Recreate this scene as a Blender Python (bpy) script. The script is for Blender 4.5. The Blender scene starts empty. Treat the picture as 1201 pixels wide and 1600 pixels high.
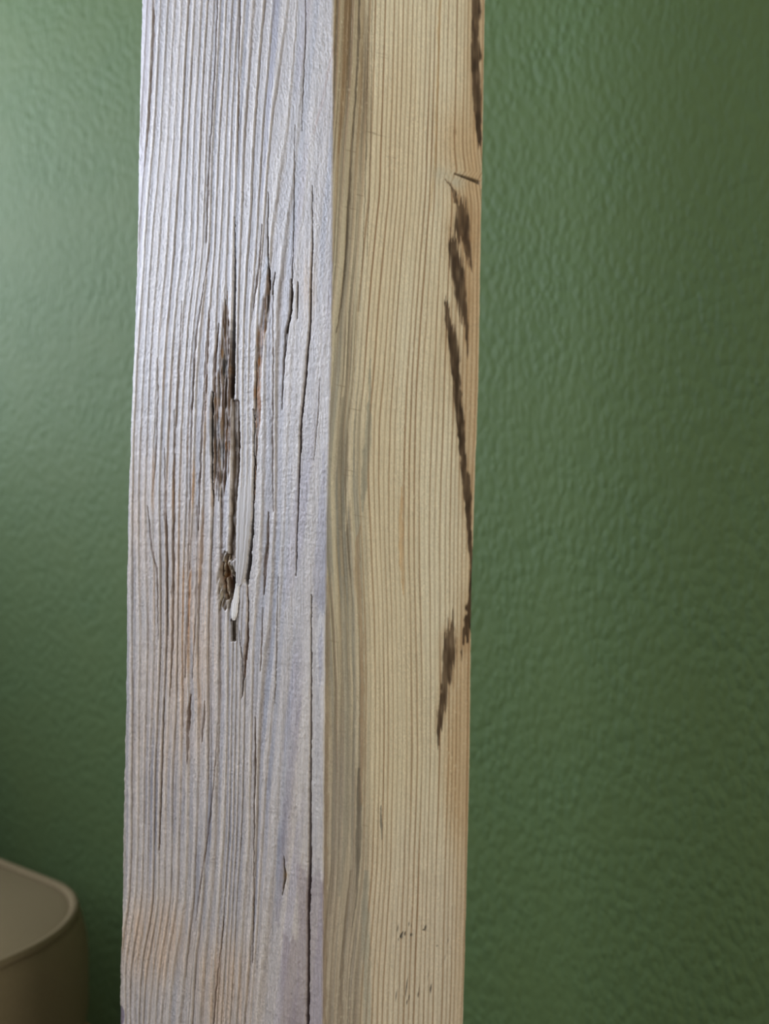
import bpy, bmesh, math, random
import numpy as np
from mathutils import Vector, Matrix

D = bpy.data
SC = bpy.context.scene
COL = SC.collection

# ---------------------------------------------------------------- camera
F = 1385.0                                   # focal length for a 1201 x 1600 frame
HC = 0.80                                    # lens height
cam = D.cameras.new('camera'); cam.sensor_fit = 'VERTICAL'; cam.sensor_height = 24.0; cam.sensor_width = 18.0
cam.lens = 24.0 * F / 1600.0
cam.dof.use_dof = True; cam.dof.focus_distance = 0.428; cam.dof.aperture_fstop = 3.7
cam.clip_start = 0.01
co = D.objects.new('camera', cam); COL.objects.link(co)
co.location = (0, 0, HC); co.rotation_euler = (math.pi / 2, 0, 0)
SC.camera = co

# ---------------------------------------------------------------- light and exposure
SC.view_settings.view_transform = 'Standard'; SC.view_settings.look = 'None'
SC.view_settings.gamma = 1.0; SC.view_settings.use_curve_mapping = False
SC.view_settings.exposure = 0.0
SC.cycles.use_denoising = True
SC.cycles.max_bounces = 8; SC.cycles.diffuse_bounces = 5
SC.cycles.sample_clamp_indirect = 4.0

# the room is turned 31 degrees to the lens: E1 runs along the green wall, NW out of it into the room
WA = math.atan(0.6)
E1 = Vector((math.cos(WA), -math.sin(WA), 0)); NW = Vector((-math.sin(WA), -math.cos(WA), 0))
P0 = Vector((0, 0.75, 0))                    # a point of the green wall straight ahead
def R(u, v, z): return P0 + E1 * u + NW * v + Vector((0, 0, z))   # along the wall, out from it, up
ROOM = (-1.30, 2.3, 3.2, 2.5)                # left end, right end, depth, height
WIN_L = (0.20, 2.00, 0.98, 1.85)             # opening in wall_left: v0, v1, z0, z1
FILL_R = (0.45, 1.60, 1.05, 2.10)             # opening added in wall_right for the fill light: v0, v1, z0, z1

world = D.worlds.new('world'); SC.world = world; world.use_nodes = True
wb = world.node_tree.nodes['Background']; wb.inputs[0].default_value = (0.62, 0.78, 1.0, 1); wb.inputs[1].default_value = 2.0

def area(name, loc, direction, sx, sy, power, color):
    l = D.lights.new(name, 'AREA'); l.shape = 'RECTANGLE'; l.size = sx; l.size_y = sy; l.energy = power; l.color = color
    o = D.objects.new(name, l); COL.objects.link(o); o.location = loc
    o.rotation_euler = direction.to_track_quat('-Z', 'Y').to_euler()
    return o
v0, v1, z0, z1 = WIN_L
area('window_daylight', R(ROOM[0] - 0.12, (v0 + v1) / 2, (z0 + z1) / 2), E1, v1 - v0, z1 - z0, 71.0, (0.82, 0.865, 1.0))
v0, v1, z0, z1 = FILL_R
area('fill_light_right', R(ROOM[1] + 0.12, (v0 + v1) / 2, (z0 + z1) / 2), -E1, v1 - v0, z1 - z0, 57.0, (1.0, 0.95, 0.88))  # unseen fill light added to brighten the post's right face

# ---------------------------------------------------------------- helpers
def mat(name, rough=0.6, spec=0.4):
    m = D.materials.new(name); m.use_nodes = True
    b = m.node_tree.nodes['Principled BSDF']; b.inputs['Roughness'].default_value = rough
    b.inputs['Specular IOR Level'].default_value = spec
    return m, m.node_tree.nodes, m.node_tree.links, b
def lin(c):
    return tuple(((v / 255) / 12.92 if v / 255 <= .04045 else ((v / 255 + .055) / 1.055) ** 2.4) for v in c) + (1.0,)
def tag(o, label=None, cat=None, group=None, kind=None):
    if label: o['label'] = label
    if cat: o['category'] = cat
    if group: o['group'] = group
    if kind: o['kind'] = kind
    return o
def mesh_obj(name, verts, faces, material, parent=None, smooth=False):
    me = D.meshes.new(name); me.from_pydata([tuple(v) for v in verts], [], faces); me.update()
    if smooth: me.polygons.foreach_set('use_smooth', [True] * len(me.polygons))
    o = D.objects.new(name, me); COL.objects.link(o); me.materials.append(material)
    if parent: o.parent = parent
    return o
class Boxes:
    """collects oriented boxes in room coordinates"""
    def __init__(s): s.v = []; s.f = []
    def box(s, ua, ub, va, vb, za, zb):
        n = len(s.v)
        for z in (za, zb):
            for u, v in ((ua, va), (ub, va), (ub, vb), (ua, vb)): s.v.append(R(u, v, z))
        s.f += [tuple(n + i for i in q) for q in ((0, 1, 2, 3), (7, 6, 5, 4), (0, 4, 5, 1), (1, 5, 6, 2), (2, 6, 7, 3), (3, 7, 4, 0))]
        return s
    def build(s, name, m, parent=None, kind=None):
        o = mesh_obj(name, s.v, s.f, m, parent)
        bm = bmesh.new(); bm.from_mesh(o.data); bmesh.ops.recalc_face_normals(bm, faces=bm.faces); bm.to_mesh(o.data); bm.free()
        if kind: o['kind'] = kind
        return o

# ---------------------------------------------------------------- the room
# green woodchip-textured wallpaper
m_green, N, L, B = mat('green_wallpaper', 0.66, 0.28)
B.inputs['Base Color'].default_value = lin((98, 132, 88))
tc = N.new('ShaderNodeTexCoord')
mp = N.new('ShaderNodeMapping'); mp.vector_type = 'POINT'; mp.inputs['Rotation'].default_value = (0, 0, WA)
sc_ = N.new('ShaderNodeVectorMath'); sc_.operation = 'MULTIPLY'; sc_.inputs[1].default_value = (1.0, 1.0, 0.55)
L.new(tc.outputs['Object'], mp.inputs[0]); L.new(mp.outputs[0], sc_.inputs[0])
nz = N.new('ShaderNodeTexNoise'); nz.inputs['Scale'].default_value = 90; nz.inputs['Detail'].default_value = 2
L.new(sc_.outputs[0], nz.inputs['Vector'])
wv = N.new('ShaderNodeVectorMath'); wv.operation = 'MULTIPLY_ADD'; wv.inputs[1].default_value = (0.0035, 0.0035, 0.0035)
L.new(nz.outputs['Color'], wv.inputs[0]); L.new(sc_.outputs[0], wv.inputs[2])
vo = N.new('ShaderNodeTexVoronoi'); vo.feature = 'SMOOTH_F1'; vo.inputs['Scale'].default_value = 195; vo.inputs['Smoothness'].default_value = 0.35
L.new(wv.outputs[0], vo.inputs['Vector'])
n2 = N.new('ShaderNodeTexNoise'); n2.inputs['Scale'].default_value = 210; n2.inputs['Detail'].default_value = 3
L.new(sc_.outputs[0], n2.inputs['Vector'])
n3 = N.new('ShaderNodeTexNoise'); n3.inputs['Scale'].default_value = 14; n3.inputs['Detail'].default_value = 2
L.new(tc.outputs['Object'], n3.inputs['Vector'])
mm_ = N.new('ShaderNodeMath'); mm_.operation = 'MULTIPLY_ADD'; mm_.inputs[1].default_value = -1.2
L.new(vo.outputs['Distance'], mm_.inputs[0]); L.new(n2.outputs['Fac'], mm_.inputs[2])
amp_ = N.new('ShaderNodeMapRange'); amp_.inputs['From Min'].default_value = .3; amp_.inputs['From Max'].default_value = .7
amp_.inputs['To Min'].default_value = .45; amp_.inputs['To Max'].default_value = 1.0
L.new(n3.outputs['Fac'], amp_.inputs['Value'])
ml = N.new('ShaderNodeMath'); ml.operation = 'MULTIPLY'; L.new(mm_.outputs[0], ml.inputs[0]); L.new(amp_.outputs[0], ml.inputs[1])
bp = N.new('ShaderNodeBump'); bp.inputs['Strength'].default_value = 0.6; bp.inputs['Distance'].default_value = 0.0022
L.new(ml.outputs[0], bp.inputs['Height']); L.new(bp.outputs[0], B.inputs['Normal'])
gm = N.new('ShaderNodeMix'); gm.data_type = 'RGBA'; gm.inputs[6].default_value = lin((86, 104, 61)); gm.inputs[7].default_value = lin((82, 105, 67))
L.new(n3.outputs['Fac'], gm.inputs[0]); L.new(gm.outputs[2], B.inputs['Base Color'])

m_greige, N, L, B = mat('greige_paint', 0.7, 0.3)
nz = N.new('ShaderNodeTexNoise'); nz.inputs['Scale'].default_value = 30
bp = N.new('ShaderNodeBump'); bp.inputs['Strength'].default_value = .1; bp.inputs['Distance'].default_value = .002
L.new(nz.outputs['Fac'], bp.inputs['Height']); L.new(bp.outputs[0], B.inputs['Normal'])
B.inputs['Base Color'].default_value = lin((112, 108, 98))  # unseen walls and ceiling toned down to cut bounce light
m_frame, N, L, B = mat('window_white', 0.35, 0.5); B.inputs['Base Color'].default_value = lin((225, 224, 220))
m_floor, N, L, B = mat('oak_floor', 0.45, 0.4)
tc = N.new('ShaderNodeTexCoord'); mp = N.new('ShaderNodeMapping'); mp.inputs['Rotation'].default_value = (0, 0, WA)
L.new(tc.outputs['Object'], mp.inputs[0])
bk = N.new('ShaderNodeTexBrick'); bk.inputs['Scale'].default_value = 1.0; bk.inputs['Brick Width'].default_value = 1.4; bk.inputs['Row Height'].default_value = .14
bk.inputs['Mortar Size'].default_value = .002; bk.inputs['Color1'].default_value = lin((84, 62, 44)); bk.inputs['Color2'].default_value = lin((70, 50, 34)); bk.inputs['Mortar'].default_value = lin((30, 20, 14))
L.new(mp.outputs[0], bk.inputs['Vector']); L.new(bk.outputs['Color'], B.inputs['Base Color'])
ul, ur, dv, hz = ROOM; T = 0.12
Boxes().box(ul - T, ur + T, -T, 0, 0, hz).build('wall_back', m_green, kind='structure')
Boxes().box(ul - T, ur + T, -T, dv + T, -0.1, 0).build('floor', m_floor, kind='structure')
Boxes().box(ul - T, ur + T, -T, dv + T, hz, hz + 0.1).build('ceiling', m_greige, kind='structure')
v0, v1, z0, z1 = WIN_L
(Boxes().box(ul - T, ul, 0, v0, 0, hz).box(ul - T, ul, v1, dv, 0, hz).box(ul - T, ul, v0, v1, 0, z0).box(ul - T, ul, v0, v1, z1, hz)
 ).build('wall_left', m_greige, kind='structure')
r0, r1, y0_, y1_ = FILL_R
(Boxes().box(ur, ur + T, 0, r0, 0, hz).box(ur, ur + T, r1, dv, 0, hz).box(ur, ur + T, r0, r1, 0, y0_).box(ur, ur + T, r0, r1, y1_, hz)
 ).build('wall_right', m_greige, kind='structure')
Boxes().box(ul - T, ur + T, dv, dv + T, 0, hz).build('wall_front', m_greige, kind='structure')
w = Boxes(); a, b = ul - 0.09, ul - 0.04
w.box(a, b, v0, v0 + .05, z0, z1).box(a, b, v1 - .05, v1, z0, z1).box(a, b, v0 + .05, v1 - .05, z0, z0 + .05).box(a, b, v0 + .05, v1 - .05, z1 - .05, z1)
w.box(a, b, (v0 + v1) / 2 - .025, (v0 + v1) / 2 + .025, z0 + .05, z1 - .05)
w.box(ul - T, ul + .30, v0 - .06, v1 + .06, z0 - .04, z0)  # deep inner sill, out of view, added to shade the lower wall
w.build('window_1', m_frame, kind='structure')
w = Boxes(); a, b = ur + .04, ur + .09
w.box(a, b, r0, r0 + .05, y0_, y1_).box(a, b, r1 - .05, r1, y0_, y1_).box(a, b, r0 + .05, r1 - .05, y0_, y0_ + .05).box(a, b, r0 + .05, r1 - .05, y1_ - .05, y1_)
w.box(a, b, (r0 + r1) / 2 - .025, (r0 + r1) / 2 + .025, y0_ + .05, y1_ - .05)
w.build('fill_window', m_frame, kind='structure')  # frame for the added fill opening, out of view
Boxes().box(ul, ur, 0, .014, 0, .08).build('baseboard_back', m_frame, kind='structure')

# ---------------------------------------------------------------- timber surface, computed
# The grain, relief and stains of the two visible faces of the post are worked out on a fine
# lattice (S samples per unit; one unit is about 0.3 mm of timber) and handed to the mesh.
S = 2.0
X0, X1, Y0, Y1 = 170.0, 780.0, -280.0, 1880.0

def lattice(seed, nx, ny):
    return np.random.RandomState(seed).rand(ny, nx).astype(np.float32) * 2 - 1

def vn(x, y, sx, sy, seed):
    """smooth value noise, -1..1"""
    L = lattice(seed, 257, 257)
    u = x / sx + 1000.37 + seed * 7.1; v = y / sy + 1000.71 + seed * 3.3
    iu = np.floor(u).astype(np.int64); iv = np.floor(v).astype(np.int64)
    fu = (u - iu).astype(np.float32); fv = (v - iv).astype(np.float32)
    fu = fu * fu * (3 - 2 * fu); fv = fv * fv * (3 - 2 * fv)
    iu0 = iu % 257; iu1 = (iu + 1) % 257; iv0 = iv % 257; iv1 = (iv + 1) % 257
    a = L[iv0, iu0] * (1 - fu) + L[iv0, iu1] * fu
    b = L[iv1, iu0] * (1 - fu) + L[iv1, iu1] * fu
    return a * (1 - fv) + b * fv

def ss(a, b, x):
    t = np.clip((x - a) / (b - a), 0, 1)
    return t * t * (3 - 2 * t)

def smooth_interp(y, ys, xs, r=40):
    """polyline through (ys, xs), rounded over r"""
    yy = np.arange(Y0 - 200, Y1 + 200, 2.0)
    v = np.interp(yy, ys, xs)
    k = np.hanning(int(r)); k /= k.sum()
    vp = np.pad(v, int(r), mode='edge')
    v = np.convolve(vp, k, 'same')[int(r):-int(r)]
    return np.interp(y, yy, v)

def phase_field(xg, yrow, ky, tracks, nums):
    T = np.stack([smooth_interp(yrow, ky, t) for t in tracks], 1)
    ph = np.empty((len(yrow), len(xg)), np.float32)
    for i in range(len(yrow)):
        t = T[i]
        p = np.interp(xg, t, nums)
        lo = xg < t[0]; hi = xg > t[-1]
        p[lo] = nums[0] + (xg[lo] - t[0]) * (nums[1] - nums[0]) / (t[1] - t[0])
        p[hi] = nums[-1] + (xg[hi] - t[-1]) * (nums[-1] - nums[-2]) / (t[-1] - t[-2])
        ph[i] = p
    # round the kinks between neighbouring tracks
    k = np.hanning(33); k /= k.sum()
    pad = np.pad(ph, ((0, 0), (16, 16)), mode='reflect', reflect_type='odd')
    out = np.zeros_like(ph)
    for j in range(33):
        out += k[j] * pad[:, j:j + ph.shape[1]]
    return out

def stroke(X, Y, pts, jag=0.0, soft=0.35, seed=1, jx=1.6, jy=14):
    """mask of a long mark given as (x, y, half width)"""
    ys = [p[1] for p in pts]; xs = [p[0] for p in pts]; ws = [p[2] for p in pts]
    out = np.zeros_like(X); W = max(ws)
    i0 = int(max(0, (ys[0] - jag - 4 - Y0) * S)); i1 = int(max(i0 + 1, (ys[-1] + jag + 4 - Y0) * S))
    j0 = int(max(0, (min(xs) - 2 * W - 3 - X[0, 0]) * S)); j1 = int(max(j0 + 1, (max(xs) + 2 * W + 3 - X[0, 0]) * S))
    X = X[i0:i1, j0:j1]; Y = Y[i0:i1, j0:j1]
    if not X.size: return out
    Yj = Y + (jag * vn(X, Y, jx, 400, seed + 50) if jag else 0)
    cx = np.interp(Yj, ys, xs); w = np.maximum(np.interp(Yj, ys, ws), 0.05)
    w = w * (1 + .3 / np.maximum(1, w / 2.5) * vn(X * 0, Y, 50, 9, seed + 70))
    ins = ss(ys[0] - 1.5, ys[0] + 1.5, Yj) * (1 - ss(ys[-1] - 1.5, ys[-1] + 1.5, Yj))
    d = np.abs(X - cx + (0.25 * np.minimum(w, 2.5) + .4) * vn(X * 0, Y, 50, jy, seed + 90) + .3 * vn(X, Y, 3, 3, seed + 95)) / w
    out[i0:i1, j0:j1] = (1 - ss(1 - soft, 1 + soft, d)) * ins * (.88 + .20 * vn(X, Y, 6, 17, seed + 60)).clip(0, 1)
    return out

def blob(X, Y, x0, y0, rx, ry, p=1.0):
    return np.exp(-(((X - x0) / rx) ** 2 + ((Y - y0) / ry) ** 2) ** p)

def mixc(c, col, m):
    col = np.array(col, np.float32) / 255.0
    r = np.flatnonzero(m.any(1))
    if r.size:
        q = np.flatnonzero(m[r[0]:r[-1] + 1].any(0)); w = (slice(r[0], r[-1] + 1), slice(q[0], q[-1] + 1))
        c[w] += (col - c[w]) * m[w][..., None]
    return c

KY = [-280, 0, 200, 400, 500, 580, 700, 780, 900, 1000, 1100, 1200, 1300, 1400, 1440, 1500, 1535, 1600, 1880]
LTR = [
 [262,241,230,215,208,204,200,198,196,195,195,194,193,191,186,182,183,184,176],
 [285,265,256,241,233,228,222,220,222,224,222,219,217,214,209,200,199,200,194],
 [330,312,301,293,283,278,272,269,270,269,264,259,257,255,249,237,233,229,222],
 [360,342,330,321,309,303,299,298,293,290,294,292,290,286,280,269,264,257,248],
 [396,385,374,366,364,363,364,362,360,358,357,355,352,345,342,338,336,332,322],
 [466,446,425,407,399,397,395,394,389,385,383,381,378,371,369,365,363,358,345],
 [498,478,460,440,431,427,426,426,420,412,405,400,397,394,392,388,386,380,365],
 [550,530,510,487,482,474,466,460,452,444,436,426,418,410,408,404,402,397,380],
 [580,562,545,530,526,522,518,514,510,506,502,500,498,495,494,492,491,488,480]]
LNUM = [0, 2, 6, 8.6, 12.6, 16, 17.6, 19.4, 21]
RKY = [-280, 0, 133, 240, 300, 400, 487, 593, 660, 753, 860, 953, 1073, 1180, 1353, 1446, 1526, 1600, 1880]
RTR = [
 [540,526,520,512,508,500,490,484,478,474,478,484,492,494,492,486,480,476,466],
 [574,562,557,549,547,542,532,526,520,514,516,522,529,529,525,516,509,505,492],
 [600,590,586,583,582,572,564,557,549,547,553,558,561,560,557,546,537,533,520],
 [680,668,665,661,659,651,645,638,635,633,633,636,637,638,633,629,626,624,612],
 [730,722,720,717,716,710,706,702,700,697,696,696,696,695,690,688,686,684,676],
 [770,760,758,756,755,753,752,750,748,744,742,740,738,737,733,731,730,726,716]]
RNUM = [0, 4.2, 7.4, 18.2, 26, 33]

def grids(xa, xb):
    xg = np.arange(xa, xb, 1 / S, dtype=np.float32); yr = np.arange(Y0, Y1, 1 / S, dtype=np.float32)
    X, Y = np.meshgrid(xg, yr)
    return xg, yr, X, Y

def rnd(k, seed):
    tab = np.random.RandomState(seed).rand(512).astype(np.float32)
    return tab[np.mod(k, 512).astype(np.int64)]

def left_face():
    xg, yr, X, Y = grids(170, 545)
    ph = phase_field(xg, yr, KY, LTR, LNUM)
    ph = ph + 0.20 * vn(X, Y, 26, 300, 3) + 0.06 * vn(X, Y, 9, 110, 4) + 0.03 * vn(X, Y, 5, 12, 5)
    ph = ph * 1.12
    k = np.floor(ph); f = ph - k
    right = ss(415, 470, X + (Y - 600) * 0.02)                    # wide flat-sawn bands towards the corner
    lowm = ss(1150, 1420, Y)
    a1 = 0.25 + 0.75 * rnd(k, 11); a2 = 0.25 + 0.75 * rnd(k + 1, 11)
    # groove line sits on the ring border: its depth varies from ring to ring and along the length
    kk = np.round(ph); dd = ph - kk
    amp = (0.45 + 0.55 * rnd(kk, 12)) * (0.80 + 0.4 * vn(kk * 13.0, Y, 1.0, 200, 8)).clip(0.25, 1.2)
    wdt = 0.075 + 0.07 * rnd(kk, 13)
    calm = 1 - .8 * ss(372, 376, X) * (1 - ss(391, 395, X)) * ss(585, 660, Y) * (1 - ss(900, 960, Y))   # clean torn-off lath
    groove = amp * np.exp(-(dd / wdt) ** 2) * calm
    lip = np.exp(-((dd + 0.17) / 0.11) ** 2) * (0.5 + 0.5 * rnd(kk, 14))
    # finer lines between
    ph2 = ph * 2.37 + 0.5 * vn(X, Y, 14, 180, 21)
    k2 = np.round(ph2); d2 = ph2 - k2
    fine = (rnd(k2, 22) ** 2) * (0.55 + 0.6 * vn(k2 * 7.0, Y, 1.0, 130, 23)).clip(0, 1) * np.exp(-(d2 / 0.16) ** 2) * calm
    band = ss(0.02, 0.16, f) * (1 - ss(0.38, 0.62, f))            # cooler early wood just right of the line
    band *= (0.35 + 0.65 * rnd(k, 15))
    fib = vn(X, Y, 0.9, 26, 31); fib2 = vn(X, Y, 2.3, 70, 32); spk = vn(X, Y, 1.0, 2.6, 33); spk2 = vn(X, Y, 2.0, 5.0, 34)
    grit = vn(X, Y, 1.5, 2.4, 38) * (.6 + .6 * vn(X, Y, 16, 40, 39)).clip(.1, 1.3)
    big = vn(X, Y, 60, 300, 35); big2 = vn(X, Y, 22, 160, 36)

    c = np.empty(X.shape + (3,), np.float32); c[:] = np.array([196, 190, 184], np.float32) / 255
    # overall tone: greyer above, warmer towards the foot, lightened there to offset the sill's shade
    c = mixc(c, (206, 192, 176), 0.80 * ss(700, 1500, Y + 60 * big))
    c = mixc(c, (150, 152, 162), band * (0.55 - 0.25 * lowm) * (1 - 0.55 * right))
    c = mixc(c, (208, 200, 186), lip * 0.5 * (1 - 0.6 * right))
    c = mixc(c, (212, 206, 198), 0.4 * right * ss(-0.1, 0.6, big2))
    c = mixc(c, (172, 166, 176), 0.45 * right * ss(0.0, 0.6, vn(X + Y * 0.12, Y, 13, 260, 37)))
    # bluish streaks
    bl = ss(0.15, 0.6, vn(ph * 10, Y, 7, 330, 41))
    c = mixc(c, (144, 149, 162), 0.36 * bl * (1 - 0.5 * lowm) * (.4 + .6 * band))
    blz = blob(X, Y, 350, 1340, 75, 120, 1.5) + blob(X, Y, 245, 1250, 40, 130, 1.5) + blob(X, Y, 425, 1180, 30, 180)
    c = mixc(c, (118, 122, 138), np.clip(blz, 0, 1) * 0.72 * (band * .9 + .12) * ss(-0.5, 0.3, vn(ph * 10, Y, 9, 160, 42)))
    # peach tints
    pe = (blob(X, Y, 240, 1470, 60, 70, 1.5) + blob(X, Y, 350, 1545, 45, 80, 1.5) + 0.75 * blob(X, Y, 300, 960, 42, 190, 1.5)
          + 0.5 * blob(X, Y, 215, 800, 30, 120) + .4 * blob(X, Y, 250, 1100, 60, 180) + 0.6 * blob(X, Y, 482, 445, 10, 45))
    c = mixc(c, (212, 178, 142), np.clip(pe, 0, 1) * (0.45 + 0.3 * fib2).clip(0, 1))
    # brown grooves: stronger in the middle of the length
    brz = np.clip(0.30 + 0.7 * blob(X, Y, 300, 860, 90, 330, 1.4) + 0.3 * blob(X, Y, 240, 1480, 60, 60), 0, 1)
    upl = blob(X, Y, 225, 350, 75, 420, 1.6)
    gcol = np.clip(groove * (1 - 0.72 * right) * (1 - .55 * upl) * (.8 + .35 * vn(X, Y, 7, 30, 45)), 0, 1)
    c = mixc(c, (106, 92, 82), gcol * (0.55 + 0.40 * brz))
    c = mixc(c, (128, 116, 108), fine * 0.50 * (1 - 0.5 * right))
    og = blob(X, Y, 305, 930, 34, 210, 2) + blob(X, Y, 318, 640, 12, 130) + 0.8 * blob(X, Y, 262, 760, 30, 180)
    c = mixc(c, (176, 112, 52), np.clip(og, 0, 1) * np.clip(np.exp(-((dd + 0.02) / 0.17) ** 2) * (0.3 + 0.9 * rnd(kk, 17)), 0, 1)
             * ss(-0.35, 0.4, vn(ph * 9, Y, 6, 90, 43)) * 0.68)
    c = c * (1 + 0.050 * fib + 0.030 * fib2 + 0.055 * spk + 0.06 * grit + 0.02 * big)[..., None]
    h = 1.0 * lip * (1 - 0.7 * right) - 0.7 * band * (1 - right) - 1.75 * groove * (1 - 0.8 * right) * (1 - .4 * upl) - 0.6 * fine * (1 - .6 * right)
    h += 0.10 * fib + 0.12 * fib2 + 0.16 * spk + 0.22 * spk2 + 0.30 * grit + 0.5 * big2 * 0.5

    # dark foxing inside a few long grooves
    for pts, a, sd in [
        ([(327, 480, .6), (322, 560, 2.2), (321, 600, 2.6), (316, 660, 2.0), (313, 740, 1.6), (309, 830, .6)], .75, 1),
        ([(341, 505, .5), (336, 560, 2.0), (334, 610, 2.0), (331, 625, 1)], .85, 2),
        ([(303, 560, .6), (299, 660, 1.6), (297, 790, 1.4), (294, 900, 1.8), (291, 1010, 1.8), (289, 1060, .8)], .55, 3),
        ([(272, 640, .6), (271, 800, 1.6), (270, 900, 2.0), (269, 1000, 1.6), (265, 1090, .6)], .6, 4),
        ([(257, 700, .5), (258, 800, 1.5), (260, 860, 2.1), (261, 930, 1.4), (262, 1000, .5)], .6, 5),
        ([(230, 790, .5), (236, 850, 1.6), (246, 900, 1.2), (247, 1000, .6)], .6, 6),
        ([(308, 790, 1), (309, 860, 2.4), (306, 960, 1.6), (300, 1060, .6)], .45, 7),
        ([(298, 1085, .8), (295, 1110, 2.6), (293, 1150, 2.4), (292, 1195, .5)], .85, 8),
        ([(320, 1095, .8), (318, 1125, 1.8), (315, 1160, .5)], .6, 9),
        ([(398, 1120, .6), (399, 1190, 1.5), (397, 1260, .8), (396, 1400, .7), (394, 1505, .6)], .75, 10),
        ([(256, 1090, .6), (253, 1200, 1.1), (248, 1330, .7)], .7, 11),
        ([(419, 800, .6), (418, 850, 2.4), (415, 880, 3.0), (413, 910, 1.9), (412, 930, .6)], .85, 12),
        ([(411, 950, .6), (409, 1000, 1.4), (407, 1050, .6)], .55, 13),
        ([(426, 380 + 60, .5), (427, 560, .9), (426, 700, 1.3), (427, 800, .7)], .6, 14),
        ([(240, -60, .9), (239, 60, 1.8), (236, 120, 1.4), (231, 200, 1.2), (226, 260, .7)], .55, 15),
        ([(342, -60, .6), (338, 60, 1.2), (330, 200, 1.1), (325, 300, 1.6), (322, 380, .9)], .6, 16),
        ([(375, -60, .5), (374, 40, .9), (372, 180, .9), (371, 260, .4)], .6, 17),
        ([(409, 350, .6), (404, 420, 1.7), (398, 460, 1.2), (393, 500, .5)], .7, 18),
        ([(328, 380, .6), (318, 450, 1.0), (309, 505, 1.3), (304, 560, 1.6), (300, 640, .9)], .55, 19),
        ([(284, 470, .5), (280, 560, 1.3), (276, 640, 1.2), (272, 700, .8)], .5, 20),
        ([(340, 1130, .5), (336, 1200, 1.0), (325, 1300, 1.0), (312, 1390, 1.2), (306, 1440, .5)], .5, 21),
        ([(349, 1440, .5), (343, 1500, 1.0), (336, 1560, 1.6), (333, 1600, 1.0), (330, 1700, .6)], .6, 22),
        ([(246, 560, .5), (247, 620, 1.0), (244, 700, 1.0), (238, 770, .5)], .5, 26)]:
        m = stroke(X, Y, pts, seed=100 + sd) * a
        c = mixc(c, (92, 68, 50), m); h -= 2.4 * m

    # decayed pocket left of the long check: ragged brown fibres
    pk = stroke(X, Y, [(353, 455, 1.5), (352, 500, 5), (351, 560, 8.5), (348, 610, 13), (346, 640, 16), (346, 690, 16),
                       (345, 725, 12), (344, 752, 5), (344, 775, 1)], jag=26, soft=.28, seed=201)
    rg = vn(X, Y, 2.6, 45, 202); rg2 = vn(X, Y, 1.4, 16, 203)
    inner = np.clip(0.60 + 0.75 * rg + 0.35 * rg2, 0, 1) * pk
    c = mixc(c, (92, 66, 40), np.clip(inner * 1.15, 0, .95))
    c = mixc(c, (36, 30, 24), pk * ss(0.15, 0.65, -rg + 0.35 * rg2 - .1) * 0.9)
    c = mixc(c, (158, 104, 44), pk * ss(0.45, 0.85, vn(X, Y, 3.0, 24, 204)) * 0.55)
    c = mixc(c, (172, 164, 156), pk * ss(0.45, 0.8, -vn(X, Y, 3.0, 90, 205)) * 0.7)
    h += pk * (-2.6 + 2.6 * rg + 1.4 * rg2)
    edge = stroke(X, Y, [(331, 612, .8), (329.5, 640, 2.0), (329.5, 690, 1.8), (331, 740, 1.4), (333, 790, .5)], seed=206)
    c = mixc(c, (48, 40, 32), edge * .85); h -= 5 * edge  # shadow along the pocket's left rim painted as a dark line

    # pocket two and three
    p2 = stroke(X, Y, [(420, 425, 2.0), (419, 450, 4), (414, 490, 6.5), (407, 525, 5.5), (404, 560, 4.8), (402, 600, 4.6),
                       (402, 640, 4.8), (402, 670, 3), (399, 720, 1.6), (396, 780, .8)], jag=16, soft=.35, seed=211)
    c = mixc(c, (100, 72, 46), p2 * (0.78 + 0.4 * rg).clip(0, 1))
    c = mixc(c, (168, 106, 44), p2 * ss(500, 530, Y) * ss(-0.2, 0.5, rg2 + 0.5 * rg) * 0.75)
    c = mixc(c, (60, 46, 34), p2 * ss(0.25, 0.7, vn(X, Y, 1.8, 20, 213)) * (1 - ss(520, 600, Y) * .6) * 0.9)
    h += p2 * (-2.2 + 1.6 * rg)
    for pts, a, dp, sd in [
        ([(455, 436, .8), (455, 460, 2.3), (454, 485, 2.6), (451, 500, 1.6), (447, 520, .8)], .85, 5, 1),
        ([(465, 440, .6), (464.5, 465, 1.3), (464, 498, .5)], .8, 3, 2),
        ([(453, 495, 2), (449, 512, 3.0), (445, 540, 1.8), (443, 575, 1.2), (440, 640, .6)], .6, 2.5, 3),
        ([(419, 300, .4), (418, 360, .7), (418.5, 400, 1.0), (420, 430, 1.5), (420, 452, 1.2)], .8, 4, 4),
        ([(430, 425, .5), (427, 445, 1.1), (425, 460, .6)], .7, 3, 5),
        ([(461, 195, .3), (459.5, 280, .5), (458, 400, .8), (456, 440, 1.0)], .7, 2, 6),
        ([(478, -100, .5), (477, 60, .6), (473, 150, .6), (471.5, 205, .4)], .7, 2, 7),
        ([(472, 640, .5), (470, 690, 2.0), (468, 720, 1.2), (466, 760, .5)], .35, 2, 8),
        ([(500, 590, .4), (497, 650, .7), (490, 720, .4)], .4, 1.5, 9)]:
        m = stroke(X, Y, pts, seed=220 + sd)
        c = mixc(c, (56, 40, 30), m * a); h -= dp * m

    # the long check near the corner, a hairline above that opens towards the foot
    ck = stroke(X, Y, [(488, 290, .4), (488, 370, .8), (486, 430, 1.2), (484, 503, 1.6), (478, 580, 1.8), (469, 672, 1.5),
                       (466, 780, 1.0), (464, 850, .8), (462, 900, .5)], seed=231, jy=40)
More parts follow.
